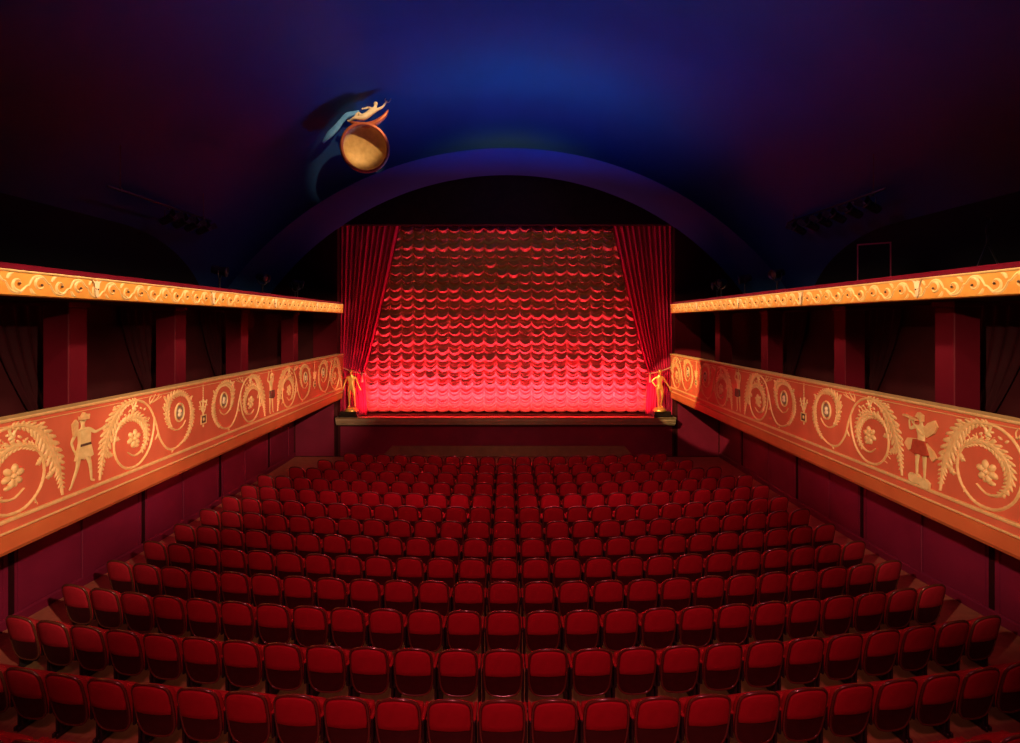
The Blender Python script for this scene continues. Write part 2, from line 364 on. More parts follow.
def body(name, m, pose, scale=1.0, flat=1.0, parent=None, radk=1.0, fingers=True, wide=None):
    P = dict(STAND); P.update(pose); R = {k: r*radk for k, r in RAD.items()}
    if wide: R.update(wide)
    J = {k: (P[k], R[k]) for k in P}
    vs, fs = skin_mesh(name, J, BONES, 'pelvis', m)
    b = MB(); b.add(vs, fs, 0, True)
    if fingers:
        for w_, h_ in (('wl', 'hl'), ('wr', 'hr')):
            a = Vector(P[w_]); h = Vector(P[h_]); d = (h-a).normalized()
            sd = d.cross(Vector((0, 1, 0)));  sd = sd.normalized() if sd.length > .01 else Vector((1, 0, 0))
            bend = d.cross(sd)*-0.02
            for k, (o_, L) in enumerate(((-.024, .055), (-.008, .07), (.008, .066), (.024, .05))):
                p0 = h+sd*o_; b.tube([p0, p0+d*L*.55+bend*.3, p0+d*L+bend], [.0095, .009, .006], 6)
            p0 = h-d*.03+sd*-.028; b.tube([p0, p0+d*.03-sd*.025+bend*.4, p0+d*.055-sd*.028+bend], [.011, .010, .007], 6)
    # nose, brow and chin
    hc = Vector(P['head'])
    up = (Vector(P['crown'])-Vector(P['neck'])).normalized(); fw = Vector((0, -1, 0)); fw = (fw-up*fw.dot(up)).normalized()
    b.tube([hc+fw*.074+up*.02, hc+fw*.098-up*.012, hc+fw*.078-up*.022], [.008, .014, .01], 6)
    b.tube([hc+fw*.06-up*.075, hc+fw*.075-up*.078], [.022, .016], 8)
    sx = up.cross(fw)
    for e in (-1, 1):
        b.lathe([(0.0005, -.012), (.01, -.006), (.012, 0), (.01, .006), (.0005, .012)], hc+fw*.074+sx*(.03*e)+up*.014, 8)
        b.lathe([(0.0005, -.024), (.012, -.012), (.014, .004), (.009, .02), (.0005, .024)], hc+sx*(.084*e), 8)
    b.v = [(x*scale, y*scale*flat, z*scale) for x, y, z in b.v]
    return b

# ------------------------------------------------------------------ side balconies with gilded relief
def balcony(sg, urns, figs, label):
    root = empty('balcony', (sg*XB, 11, 2.15))
    X = lambda dep: sg*(XB-dep)-sg*XB      # local x for a given relief depth
    Yo, Zo = -11.0, -2.15
    def bld(b, name, m, par=None):
        return b.build(name, m, par or root)
    def extrude(prof, mi=0, y0=3.0, y1=YE-0.01):
        b = MB()
        b.rings([[(sg*(a-XB), y+Yo, z+Zo) for a, z in prof] for y in (y0, y1)], True, True, mi, False); return b
    bld(extrude([(6.0, 3.74), (6.0, 2.40), (6.04, 2.40), (6.04, 2.15), (7.79, 2.15), (7.79, 2.4), (6.18, 2.4), (6.18, 3.74)]), 'parapet', M['balcony'])
    bld(extrude([(6.02, 2.395), (6.0, 2.385), (6.0, 2.20), (6.03, 2.15), (6.3, 2.145), (6.3, 2.395)]), 'fascia', M['fascia'])
    bld(extrude([(5.975, 3.787), (5.968, 3.775), (5.975, 3.752), (5.995, 3.742), (6.19, 3.742), (6.21, 3.76), (6.20, 3.787)]), 'cap_rail', M['gilt'])
    mm = extrude([(5.975, 2.585), (5.97, 2.57), (5.975, 2.545), (6.005, 2.54), (6.005, 2.59)])
    bld(mm, 'moulding', M['gilt'])
    bld(extrude([(5.985, 2.435), (5.98, 2.425), (5.985, 2.412), (6.005, 2.408), (6.005, 2.438)]), 'moulding', M['gilt'])
    bld(extrude([(5.99, 3.70), (5.988, 3.695), (5.99, 3.69), (6.005, 3.689), (6.005, 3.701)]), 'moulding', M['gilt'])

    def rib(b, pts, wid, h=0.016, lobe=0.0, freq=9.0, n=8, mi=0):
        """raised strip on the panel along (y, z) points, widths interpolated, optional leaf lobes"""
        C = crom([(p[0], p[1], wv) for p, wv in zip(pts, wid)], n)
        L = 0; prev = None; vs = []; N = len(C)
        for i, (y, z, wv) in enumerate(C):
            a = C[max(0, i-1)]; c = C[min(N-1, i+1)]
            ty, tz = c[0]-a[0], c[1]-a[1]; l = math.hypot(ty, tz) or 1; ty /= l; tz /= l
            if prev: L += math.hypot(y-prev[0], z-prev[1])
            prev = (y, z)
            lb = (L*freq) % 1.0
            k1 = 1+lobe*(lb-0.5)*1.6; k2 = 1+lobe*(((lb+0.5) % 1.0)-0.5)*1.6
            wv = max(wv, 0.004)
            nyy, nzz = -tz, ty
            vs += [(X(0.0), y+nyy*wv*k1+Yo, z+nzz*wv*k1+Zo), (X(h), y+nyy*wv*k1*.35+Yo, z+nzz*wv*k1*.35+Zo),
                   (X(h), y-nyy*wv*k2*.35+Yo, z-nzz*wv*k2*.35+Zo), (X(0.0), y-nyy*wv*k2+Yo, z-nzz*wv*k2+Zo)]
        fs = []
        for i in range(N-1):
            for j in range(3): fs.append((i*4+j, i*4+j+1, i*4+j+5, i*4+j+4))
        fs += [(0, 1, 2, 3), tuple(4*(N-1)+j for j in (3, 2, 1, 0))]
        b.add(vs, fs, mi, False)
    def blob(b, cy, cz, ry, rz, rot=0.0, h=0.03, n=12, mi=0):
        c, s_ = math.cos(rot), math.sin(rot); rs = []
        for k, hh in ((1.0, 0.0), (0.85, 0.6*h), (0.45, h), (0.02, h*1.02)):
            rs.append([(X(hh), cy+Yo+ry*k*math.cos(t)*c-rz*k*math.sin(t)*s_, cz+Zo+ry*k*math.cos(t)*s_+rz*k*math.sin(t)*c) for t in [2*PI*i/n for i in range(n)]])
        b.rings(rs, True, False, mi, True)
    zz = lambda r: CZ+r
    def leaflets(b, pts, wid, step=.055):
        C = crom([(p[0], p[1], wv) for p, wv in zip(pts, wid)], 10); acc = 0; side = 1
        for i in range(1, len(C)-1):
            acc += math.hypot(C[i][0]-C[i-1][0], C[i][1]-C[i-1][1])
            wv = C[i][2]
            if wv < .032 or acc < step*(.55+wv*7): continue
            acc = 0
            t = math.atan2(C[i+1][1]-C[i-1][1], C[i+1][0]-C[i-1][0])
            for sd in (-1, 1):
                a = t+sd*(PI-.65) if wv > 0 else t
                n_ = t+sd*PI/2
                blob(b, C[i][0]+math.cos(n_)*wv*.75+math.cos(t)*.02*sd, C[i][1]+math.sin(n_)*wv*.75+math.sin(t)*.02*sd, wv*.80+.01, wv*.26+.004, t+sd*.75, .016, 8)
    rnd = random.Random(5+sg)
    for u in urns:
        for q in (-1, 1):
            Yf = lambda s_: u+q*s_
            if not (3.6 < Yf(1.3) < YE-0.4): continue
            P = lambda L: [(Yf(a), zz(c)) for a, c in L]
            lim = YE-0.04
            b = MB()
            main = [(.56, -1.83), (.66, -1.93), (.82, -1.96), (1.0, -1.85), (1.08, -1.62), (1.03, -1.40), (.82, -1.30), (.55, -1.36), (.38, -1.58), (.36, -1.86), (.52, -2.13), (.80, -2.27), (1.05, -2.24), (1.25, -2.02), (1.36, -1.72), (1.50, -1.45), (1.68, -1.31), (1.90, -1.27), (2.12, -1.33), (2.30, -1.50), (2.44, -1.80), (2.52, -2.06), (2.56, -2.33)]
            wid = [.012, .018, .022, .035, .06, .07, .05, .035, .045, .055, .035, .028, .028, .026, .026, .026, .03, .035, .06, .10, .10, .05, .026]
            keep = [i for i, (a, c) in enumerate(main) if 3.2 < Yf(a) < lim]
            k0, k1 = keep[0], keep[-1]
            rib(b, P(main[k0:k1+1]), [.72*v for v in wid[k0:k1+1]], 0.018, 0.2, 14.0)
            leaflets(b, P(main[k0:k1+1]), wid[k0:k1+1])
            spir = [(1.40, -1.62), (1.43, -1.88), (1.54, -2.14), (1.76, -2.31), (2.02, -2.31), (2.22, -2.14), (2.29, -1.90), (2.22, -1.66), (2.02, -1.53), (1.80, -1.54), (1.63, -1.68), (1.58, -1.90), (1.68, -2.09), (1.86, -2.15), (2.01, -2.06)]
            sw = [.016, .024, .026, .03, .03, .026, .026, .03, .045, .065, .07, .055, .035, .022, .012]
            keep = [i for i, (a, c) in enumerate(spir) if 3.2 < Yf(a) < lim-0.03]
            if len(keep) == len(spir): rib(b, P(spir), [.72*v for v in sw], 0.02, 0.2, 14.0); leaflets(b, P(spir), sw)
            else: rib(b, P(spir[:4]), sw[:4], 0.02, 0.4, 10)
            # side leaves on the tall leaf and little tendrils
            for (a, c, da, dc, wv) in [(2.36, -1.60, .13, -.02, .035), (2.30, -1.72, -.13, -.10, .04), (2.47, -1.88, .10, .06, .03), (2.44, -1.95, -.13, -.08, .045), (2.2, -1.38, .10, .08, .03),
                                       (1.06, -1.55, .13, .06, .03), (1.06, -1.42, .10, .11, .03), (.37, -1.72, -.10, .05, .026), (.42, -1.5, -.08, .09, .026), (1.3, -1.9, .08, -.10, .02), (.9, -2.27, .05, -.06, .02)]:
                if Yf(a+da) < lim and Yf(a) < lim: rib(b, P([(a, c), (a+da*.6, c+dc*.8), (a+da, c+dc)]), [wv*.6, wv, .006], 0.014, 0.5, 22, 5)
            for k in range(15):
                t = rnd.uniform(PI*0.55, PI*1.95); r0 = .40; a = 1.88+r0*math.cos(t+PI*.85); c = -1.91+r0*math.sin(t+PI*.85)
                da = .11*math.cos(t+PI*.85+rnd.uniform(-.7, .7)); dc = .11*math.sin(t+PI*.85+rnd.uniform(-.7, .7))
                if c+dc < -2.35 or Yf(a+da) > lim or Yf(a) > lim: continue
                rib(b, P([(a, c), (a+da*.5+.01, c+dc*.5), (a+da, c+dc)]), [.007, .006, .004], 0.01, 0, 1, 4)
            for k in range(7):      # leafy squiggle above the rosette spiral and at the crest
                a = 1.62+.085*k; c = -1.44+.03*math.sin(k*2.1)
                if Yf(a) < lim: blob(b, Yf(a), zz(c), .035, .018, q*(0.6 if k % 2 else -0.6), .012, 8)
            for k in range(6):
                a = 1.22+.05*k; c = -1.28+.02*math.sin(k*2.6)
                if Yf(a) < lim: rib(b, P([(1.5, -1.38), (a+.04, c-.03), (a, c+.03*(k % 2))]), [.008, .008, .004], 0.01, 0, 1, 3)
            bld(b, 'acanthus_scroll', M['gilt'])
            if Yf(2.1) < lim:
                b = MB()
                for k in range(6):
                    t = 2*PI*k/6+.3; blob(b, Yf(1.87)+.085*math.cos(t), zz(-1.87)+.085*math.sin(t), .065, .045, t, .03)
                blob(b, Yf(1.87), zz(-1.87), .04, .04, 0, .045)
                for k in range(3): blob(b, Yf(1.80+.05*k), zz(-2.0+.015*k), .045, .03, .8*k, .02)
                bld(b, 'rosette', M['gilt'])
                b = MB()      # small bird
                blob(b, Yf(1.86), zz(-1.40), .055, .028, q*.5, .018); blob(b, Yf(1.80), zz(-1.365), .02, .018, 0, .02)
                rib(b, P([(1.87, -1.39), (1.90, -1.33), (1.93, -1.30)]), [.02, .02, .004], .014, 0, 1, 4); rib(b, P([(1.86, -1.39), (1.83, -1.32), (1.81, -1.29)]), [.02, .018, .004], .014, 0, 1, 4)
                bld(b, 'bird_relief', M['cream'])
            b = MB()          # oval medallion: ring, field, head
            rib(b, P([(.73+.125*math.cos(t), -1.655+.165*math.sin(t)) for t in [2*PI*i/16 for i in range(17)]]), [.014]*17, .022, 0, 1, 3)
            rib(b, P([(.73+.085*math.cos(t), -1.655+.12*math.sin(t)) for t in [2*PI*i/16 for i in range(17)]]), [.009]*17, .02, 0, 1, 3, 1)
            blob(b, Yf(.73), zz(-1.655), .075, .108, 0, .006, 16, 1)
            blob(b, Yf(.73), zz(-1.632), .040, .052, 0, .035, 12, 2); blob(b, Yf(.73), zz(-1.695), .052, .045, 0, .028, 12, 2)
            bld(b, 'medallion', [M['cream'], M['field'], M['marble']])
        # candelabrum: beads, bunch of flowers, small plaque
        b = MB()
        for k in range(8): blob(b, u, zz(-1.25-.035*k), .012+.004*(k % 2), .016, 0, .012, 8)
        for k in range(16):
            t = rnd.uniform(0, 2*PI); r_ = rnd.uniform(.03, .14)
            blob(b, u+r_*math.cos(t), zz(-1.66+.9*r_*math.sin(t)), .022, .014, t, .016, 8)
        rib(b, [(u-.12, zz(-1.55)), (u-.05, zz(-1.74)), (u, zz(-1.80))], [.008]*3); rib(b, [(u+.12, zz(-1.55)), (u+.05, zz(-1.74)), (u, zz(-1.80))], [.008]*3)
        rib(b, [(u, zz(-1.52)), (u, zz(-1.70)), (u, zz(-1.84))], [.02, .035, .02])
        for y0, y1, z0, z1, h, mi in ((-.075, .075, -2.00, -1.84, .014, 1), (-.085, .085, -1.85, -1.83, .02, 0), (-.085, .085, -2.01, -1.99, .02, 0), (-.085, -.07, -2.0, -1.84, .02, 0), (.07, .085, -2.0, -1.84, .02, 0)):
            b.prism([(u+y0, zz(z0)), (u+y1, zz(z0)), (u+y1, zz(z1)), (u+y0, zz(z1))], lambda a, c, d: (X(d), a+Yo, c+Zo), 0, h, mi)
        blob(b, u, zz(-1.92), .04, .045, 0, .025, 10, 0); blob(b, u, zz(-2.05), .02, .03, 0, .015, 8)
        bld(b, 'candelabrum_relief', [M['cream'], M['brown']])
    # figures standing between the scrolls
    for d0, kind in figs:
        if kind == 'hunter':
            pose = dict(tl=(-.09, 0, .9), kl=(-.17, -.02, .50), al=(-.33, 0, .12), fl=(-.40, -.03, .04), tr=(.10, 0, .9), kr=(.22, -.02, .50), ar=(.26, .0, .10), fr=(.36, -.04, .06),
                        sl=(-.19, 0, 1.38), el=(-.33, 0, 1.16), wl=(-.27, -.04, .95), hl=(-.22, -.05, .90), sr=(.18, 0, 1.40), er=(.38, -.02, 1.27), wr=(.60, -.04, 1.33), hr=(.70, -.04, 1.38))
        elif kind == 'bather':
            pose = dict(sl=(-.17, 0, 1.42), el=(-.34, 0, 1.50), wl=(-.26, -.02, 1.72), hl=(-.22, -.02, 1.84), sr=(.17, 0, 1.42), er=(.22, 0, 1.66), wr=(.05, -.02, 1.80), hr=(.02, -.02, 1.90), kr=(.13, 0, .5), ar=(.18, 0, .08), fr=(.24, -.05, .03))
        else:
            pose = dict(sl=(-.17, 0, 1.40), el=(-.36, 0, 1.30), wl=(-.38, -.03, 1.50), hl=(-.34, -.04, 1.56), sr=(.17, 0, 1.40), er=(.06, -.10, 1.22), wr=(-.16, -.12, 1.42), hr=(-.22, -.12, 1.48), head=(-.02, -.02, 1.62), tl=(-.1, 0, .88), kl=(-.13, -.02, .48), al=(-.14, 0, .12), fl=(-.18, -.08, .06), kr=(.10, 0, .48), ar=(.10, 0, .12), fr=(.10, -.08, .06))
        sc = 0.575; hz = zz(-2.33)
        # frame whose local x runs along the wall as seen from the hall, y into the panel
        dr = 1 if sg < 0 else -1
        put = lambda p: (X(-p[1]*1.0+0.012), d0+dr*p[0]+Yo, hz+p[2]+Zo)
        b = body('fig', None, pose, sc, 0.28, fingers=True)
        b.v = [put(p) for p in b.v]
        fo = bld(b, {'hunter': 'huntsman_relief', 'bather': 'dancer_relief', 'piper': 'piper_relief'}[kind], M['cream'])
        fo['label'] = {'hunter': 'pale gilt huntsman in cap and tunic striding', 'bather': 'pale gilt dancer with raised arms and dark loincloth', 'piper': 'pale gilt winged piper blowing a pipe'}[kind]
        def sub(name, L, mi_mat, h):
            c = MB()
            for poly in L: c.prism([(x*sc, z*sc) for x, z in poly], lambda a, z, d: put((a, -d, z)), -0.0, h)
            c.build(name, mi_mat, fo)
        if kind == 'hunter':
            sub('tunic', [[(-.16, 1.42), (.16, 1.42), (.15, 1.10), (.24, .74), (.14, .70), (.06, .74), (-.03, .68), (-.12, .73), (-.26, .70), (-.15, 1.10)]], M['cream'], .045)
            sub('cap', [[(-.13, 1.66), (.10, 1.66), (.12, 1.78), (.05, 1.74), (-.02, 1.84), (-.09, 1.74), (-.15, 1.76)]], M['gilt'], .05)
            sub('quiver', [[(-.30, 1.30), (-.20, 1.30), (-.18, 1.62), (-.24, 1.70), (-.34, 1.60)]], M['gilt'], .03)
            sub('belt', [[(-.155, 1.08), (.155, 1.08), (.16, 1.02), (-.16, 1.02)]], M['brown'], .05)
        elif kind == 'bather':
            sub('loincloth', [[(-.16, 1.04), (.16, 1.04), (.20, .74), (.05, .68), (-.18, .72)]], M['brown'], .05)
            sub('headdress', [[(-.09, 1.66), (.09, 1.66), (.11, 1.74), (.04, 1.72), (0, 1.80), (-.05, 1.72), (-.11, 1.75)]], M['gilt'], .05)
        else:
            sub('tunic', [[(-.17, 1.08), (.17, 1.08), (.30, .76), (.12, .72), (0, .74), (-.12, .71), (-.24, .75)]], M['red_relief'], .05)
            for wg in ([(.10, 1.40), (.24, 1.56), (.44, 1.66), (.52, 1.52), (.42, 1.34), (.20, 1.18)], [(.16, 1.06), (.40, .90), (.50, .76), (.38, .64), (.20, .82)], [(-.40, 1.06), (-.14, 1.10), (-.18, .86), (-.36, .74), (-.50, .90)]): sub('wing', [wg], M['gilt'], .025)
            sub('flute', [[(-.50, 1.62), (-.48, 1.66), (-.10, 1.58), (-.10, 1.55)]], M['gilt'], .055)
            sub('hair', [[(-.10, 1.66), (-.02, 1.78), (.10, 1.72), (.10, 1.56), (.06, 1.64)]], M['gilt'], .05)
            sub('cloud_base', [[(x, z) for x, z in ((-.34, .12), (-.28, .20), (-.16, .17), (-.06, .22), (.04, .14), (.18, .16), (.30, .08), (.28, -.05), (.14, -.09), (0, -.02), (-.2, -.05), (-.32, -.01))]], M['cream'], .04)
    tag(root, label, 'balcony', 'side balconies')
    return root
UL = [4.32, 10.07, 15.9]; UR = [4.5, 10.3, 16.15]
balcony(-1, UL, [(7.20, 'hunter'), (12.95, 'bather')], 'orange red balcony on the left with gilded scrolls and a striding huntsman in relief')
balcony(1, UR, [(7.37, 'piper'), (13.2, 'bather')], 'orange red balcony on the right with gilded scrolls and a piper in relief')

# ------------------------------------------------------------------ gilded friezes under the upper decks
def frieze(sg, urns, label):
    root = empty('gilded_frieze', (sg*XB, 11, 5.27))
    Yo, Zo = -11.0, -5.27
    def extrude(prof, y0=3.0, y1=YE-0.01):
        b = MB(); b.rings([[(sg*(a-XB), y+Yo, z+Zo) for a, z in prof] for y in (y0, y1)], True, True, 0, False); return b
    extrude([(6.0, 5.57), (6.0, 5.285), (6.02, 5.27), (6.15, 5.27), (6.15, 5.57)]).build('frieze_band', M['ochre'], root)
    extrude([(5.985, 5.59), (5.975, 5.58), (5.985, 5.565), (6.02, 5.562), (6.02, 5.59)]).build('top_bead', M['cream'], root)
    extrude([(6.05, 5.67), (6.03, 5.655), (6.03, 5.60), (6.05, 5.59), (6.14, 5.59), (6.15, 5.655), (6.13, 5.67)]).build('velvet_rail', M['railred'], root)
    X = lambda dep: sg*(XB-dep)-sg*XB
    b = MB(); zc = 5.425
    def rib(pts, wid, h=.012, n=6, mi=0):
        C = crom([(p[0], p[1], wv) for p, wv in zip(pts, wid)], n); vs = []; N = len(C)
        for i, (y, z, wv) in enumerate(C):
            a = C[max(0, i-1)]; c = C[min(N-1, i+1)]; ty, tz = c[0]-a[0], c[1]-a[1]; l = math.hypot(ty, tz) or 1
            ny_, nz_ = -tz/l, ty/l
            vs += [(X(0), y+ny_*wv+Yo, z+nz_*wv+Zo), (X(h), y+Yo, z+Zo), (X(0), y-ny_*wv+Yo, z-nz_*wv+Zo)]
        fs = []
        for i in range(N-1):
            for j in range(2): fs.append((i*3+j, i*3+j+1, i*3+j+4, i*3+j+3))
        b.add(vs, fs, mi, False)
    y = 3.1; k = 0; P = 0.30
    while y+P < YE-0.1:
        s_ = 1 if k % 2 else -1
        rib([(y, zc-s_*.02), (y+.07, zc+s_*.09), (y+.18, zc+s_*.105), (y+.265, zc+s_*.03), (y+P, zc+s_*.02-.0)], [.012, .018, .02, .014, .012])
        c = (y+.165, zc-s_*.0)
        rib([(c[0]+r*math.cos(t), c[1]+s_*r*math.sin(t)) for t, r in [(PI*.45+.55*i, .098-.0085*i) for i in range(10)]], [.02, .024, .022, .02, .018, .016, .014, .012, .010, .008], .014, 4)
        rib([(y+.02, zc-s_*.05), (y+.05, zc-s_*.10), (y+.10, zc-s_*.125)], [.014, .024, .004], .01, 4)
        y += P; k += 1
    b.build('scroll_relief', M['cream'], root)
    b2 = MB()
    for k in range(52):
        yy = 3.1+P*k+.165
        b2.lathe([(.016, 0), (.016, .01), (.008, .018), (.0005, .02)], (X(.012), yy+Yo, zc+Zo), 8, 0, Matrix.Rotation(-sg*PI/2, 3, 'Y'))
    b2.build('stud', M['brown'], root)
    for u in urns:
        for r0, zf, sy in ((.085, 5.50, 1), (.05, 5.38, 1)):
            b3 = MB(); pts = [(u-r0, zf+.06), (u-r0*.6, zf+.02), (u-r0*.45, zf-.05), (u, zf-.075), (u+r0*.45, zf-.05), (u+r0*.6, zf+.02), (u+r0, zf+.06), (u+r0*.3, zf+.035), (u, zf+.055), (u-r0*.3, zf+.035)]
            b3.prism(pts, lambda a, c, d: (X(d), a+Yo, c+Zo), 0, .024)
            b3.build('palmette', M['marble'], root)
    tag(root, label, 'frieze', 'gilded friezes')
frieze(-1, [7.44, 10.4, 13.2, 16.1], 'gold scrollwork frieze on the left, along the dark lighting deck')
frieze(1, [7.44, 10.4, 13.2, 16.1], 'gold scrollwork frieze on the right, along the dark lighting deck')

# pillars and tied drapes of the promenade
ORD = ['first', 'second', 'third', 'fourth', 'fifth', 'sixth', 'seventh', 'eighth', 'ninth', 'tenth', 'eleventh', 'twelfth', 'thirteenth', 'fourteenth']
pillar0 = None
def make_pillar():
    root = empty('pillar')
    b = MB(); b.box(-.20, .20, -.18, .18, .10, 2.78, 0, .012); b.build('shaft', M['pillar'], root)
    b = MB(); b.box(-.23, .23, -.21, .21, 0, .10, 0, .012); b.build('base', M['pillar'], root)
    b = MB(); b.box(-.23, .23, -.21, .21, 2.78, 2.865, 0, .012); b.build('capital', M['pillar'], root)
    return root
def dup(root):
    r = root.copy(); COL.objects.link(r)
    for ch in root.children:
        c = ch.copy(); COL.objects.link(c); c.parent = r
        for g in ch.children:
            g2 = g.copy(); COL.objects.link(g2); g2.parent = c
    return r
for sg, side, ysp in ((-1, 'left', [5.2, 7.91, 10.45, 13.05, 16.25]), (1, 'right', [5.0, 7.75, 10.25, 13.3, 16.3])):
    for i, y in enumerate(ysp):
        p = pillar0 if False else (make_pillar() if pillar0 is None else dup(pillar0))
        pillar0 = pillar0 or p
        p.location = (sg*7.0, y+.18, 2.402)
        tag(p, 'square crimson pillar of the %s promenade, %s from the stage' % (side, ORD[len(ysp)-1-i]), 'pillar', 'promenade pillars')
def tied_drape(w, h, nf, tie, flip=1):
    b = MB(); nu, nv = nf*6, 26; vs = []; fs = []
    for j in range(nv+1):
        t = j/nv; z = h*(1-t)
        if t < tie: k = t/tie; r = w*(1-.62*k**1.5)
        else: k = (t-tie)/(1-tie); r = w*(.38+.10*k)
        for i in range(nu+1):
            u = i/nu; amp = .05*(1+.8*(1-r/w))
            vs.append((flip*u*r, -amp*(1+math.sin(u*nf*2*PI+.6*math.sin(t*3)))*.5, z))
    for j in range(nv):
        for i in range(nu): a = j*(nu+1)+i; fs.append((a, a+1, a+nu+2, a+nu+1))
    b.add(vs, fs, 0, True); return b
for sg, side, ysp in ((-1, 'left', [8.6, 11.2, 13.85]), (1, 'right', [8.45, 11.0, 14.1])):
    for i, y in enumerate(ysp):
        r = empty('promenade_drape', (sg*7.70, y, 2.41), sg*-PI/2)
        d = tied_drape(1.1, 2.8, 5, .62, -1 if sg < 0 else 1); o = d.build('cloth', M['shade'], r)
        b = MB(); b.tube([((-1 if sg < 0 else 1)*x, -.06-.02*math.sin(x*6), 2.8*.38+.03) for x in (0, .1, .2, .3, .42)], .018, 8); b.build('tieback', M['shade'], r)
        tag(r, 'dark tied drape behind the %s promenade, %s from the stage' % (side, ORD[len(ysp)-1-i]), 'drape', 'promenade drapes')

# ------------------------------------------------------------------ stage curtain in swags
YC = 19.42
def austrian():
    NC, pitch, H, Sg = 26, 0.449, 0.3265, 0.15
    NR = 22; zt = 8.76; nu, nv = 12, 20; rr = random.Random(3)
    B = [[rr.uniform(.6, 1.25)*(1.1 if (r*5) % 8 < 4 else .72+.25*r/NR) for _ in range(NC)] for r in range(NR)]
    PH = [[rr.uniform(-.5, .5) for _ in range(NC)] for _ in range(NR)]
    RJ = [0]+[rr.uniform(-.035, .035) for _ in range(NR-1)]+[0]
    CJ = [[rr.uniform(-.055, .055) for _ in range(NC+1)] for _ in range(NR+1)]
    b = MB(); vs = []; fs = []; W = NC*nu+1
    x0 = -NC*pitch/2+0.03
    for r in range(NR):
        for jv in range(nv+(1 if r == NR-1 else 0)):
            v = jv/nv
            for i in range(W):
                c = min(NC-1, i//nu); t = (i-c*nu)/nu; u = 2*t-1; e = 1-abs(u)**2.0
                j0 = CJ[r][c]*(1-t)+CJ[r][c+1]*t; j1 = CJ[r+1][c]*(1-t)+CJ[r+1][c+1]*t
                if r == NR-1: j1 = 0
                z = zt-(r+v)*H-(Sg if r < NR-1 else Sg*(1-.65*v))*e+(RJ[r]+j0)*(1-v)+(RJ[r+1]+j1)*v
                prof = math.sin(PI*v**1.6)
                rip = .034*(1-2*abs(math.sin(PI*(3.0*v**1.1)+.5*PH[r][c]))**.8)*e**.6*(.35+.65*math.sin(PI*min(1, v*1.15)) if v < .9 else .3)
                rip *= min(1, 8*v)*min(1, 8*(1-v)+.0)
                dep = .165*B[r][c]*(e**.55)*prof+rip+.03*(1-abs(u))*0
                if r == NR-1 and v > .8: dep = .165*B[r][c]*(e**.55)*math.sin(PI*.8**1.6)*(1-.5*(v-.8)/.2)+.012*math.sin(40*t)
                vs.append((x0+(c+t)*pitch, YC-dep, max(z, SZ+.015)))
    rows = NR*nv+1
    for j in range(rows-1):
        for i in range(W-1): a = j*W+i; fs.append((a, a+1, a+W+1, a+W))
    b.add(vs, fs, 0, True); return b
cur = austrian().build('stage_curtain', M['curtain'])
tag(cur, 'red satin stage curtain gathered in rows of scalloped swags', 'curtain')

def side_drape(sg, xo, label):
    root = empty('side_drape', (sg*xo, 19.10, SZ-.02))
    b = MB(); nf = 11; nu, nv = nf*10, 60; vs = []; fs = []; h = 8.6-SZ+.02
    zt_ = 3.08-SZ
    rr = random.Random(8+sg); ph = [rr.uniform(-1.0, 1.0) for _ in range(nf+1)]; am = [rr.uniform(.6, 1.3) for _ in range(nf+1)]
    for j in range(nv+1):
        z = h*(1-j/nv)
        if z > zt_:
            k = (z-zt_)/(h-zt_); wd = .90+1.34*(k**.88)
        else:
            k = z/zt_; wd = .90+.10*(1-k)
        for i in range(nu+1):
            u = i/nu
            # outer folds hang straight, inner folds lean in towards the tie
            q = u*0.93+0.07*u*u
            f = min(nf-1, int(u*nf)); t = u*nf-f
            amp = (am[f]*(1-t)+am[f+1]*t)*(.075+.05*(1-(wd-.9)/1.34)*1)
            y = -amp*(.5+.5*math.sin(u*nf*2*PI+.5*(ph[f]*(1-t)+ph[f+1]*t)))-.05*math.exp(-((z-zt_)/.3)**2)*u
            vs.append((-sg*q*wd, y, z))
    for j in range(nv):
        for i in range(nu): a = j*(nu+1)+i; fs.append((a, a+1, a+nu+2, a+nu+1))
    b.add(vs, fs, 0, True); b.build('cloth', M['drape'], root)
    b = MB()
    P = [(-sg*-.02, -.30, zt_+.28), (-sg*.25, -.26, zt_+.16), (-sg*.55, -.24, zt_+.05), (-sg*.80, -.22, zt_), (-sg*.93, -.14, zt_-.01), (-sg*.95, -.05, zt_)]
    b.tube(crom(P, 5), .02, 8)
    b.tube([(-sg*.86, -.22, zt_+.01), (-sg*.87, -.24, zt_-.12), (-sg*.87, -.24, zt_-.34)], [.022, .03, .045], 8)
    b.build('tieback_cord', M['cord'], root)
    tag(root, label, 'drape', 'tied stage drapes')
side_drape(-1, 6.22, 'long crimson stage drape on the left, tied back behind the male gilt statue')
side_drape(1, 6.16, 'long crimson stage drape on the right, tied back behind the female gilt statue')

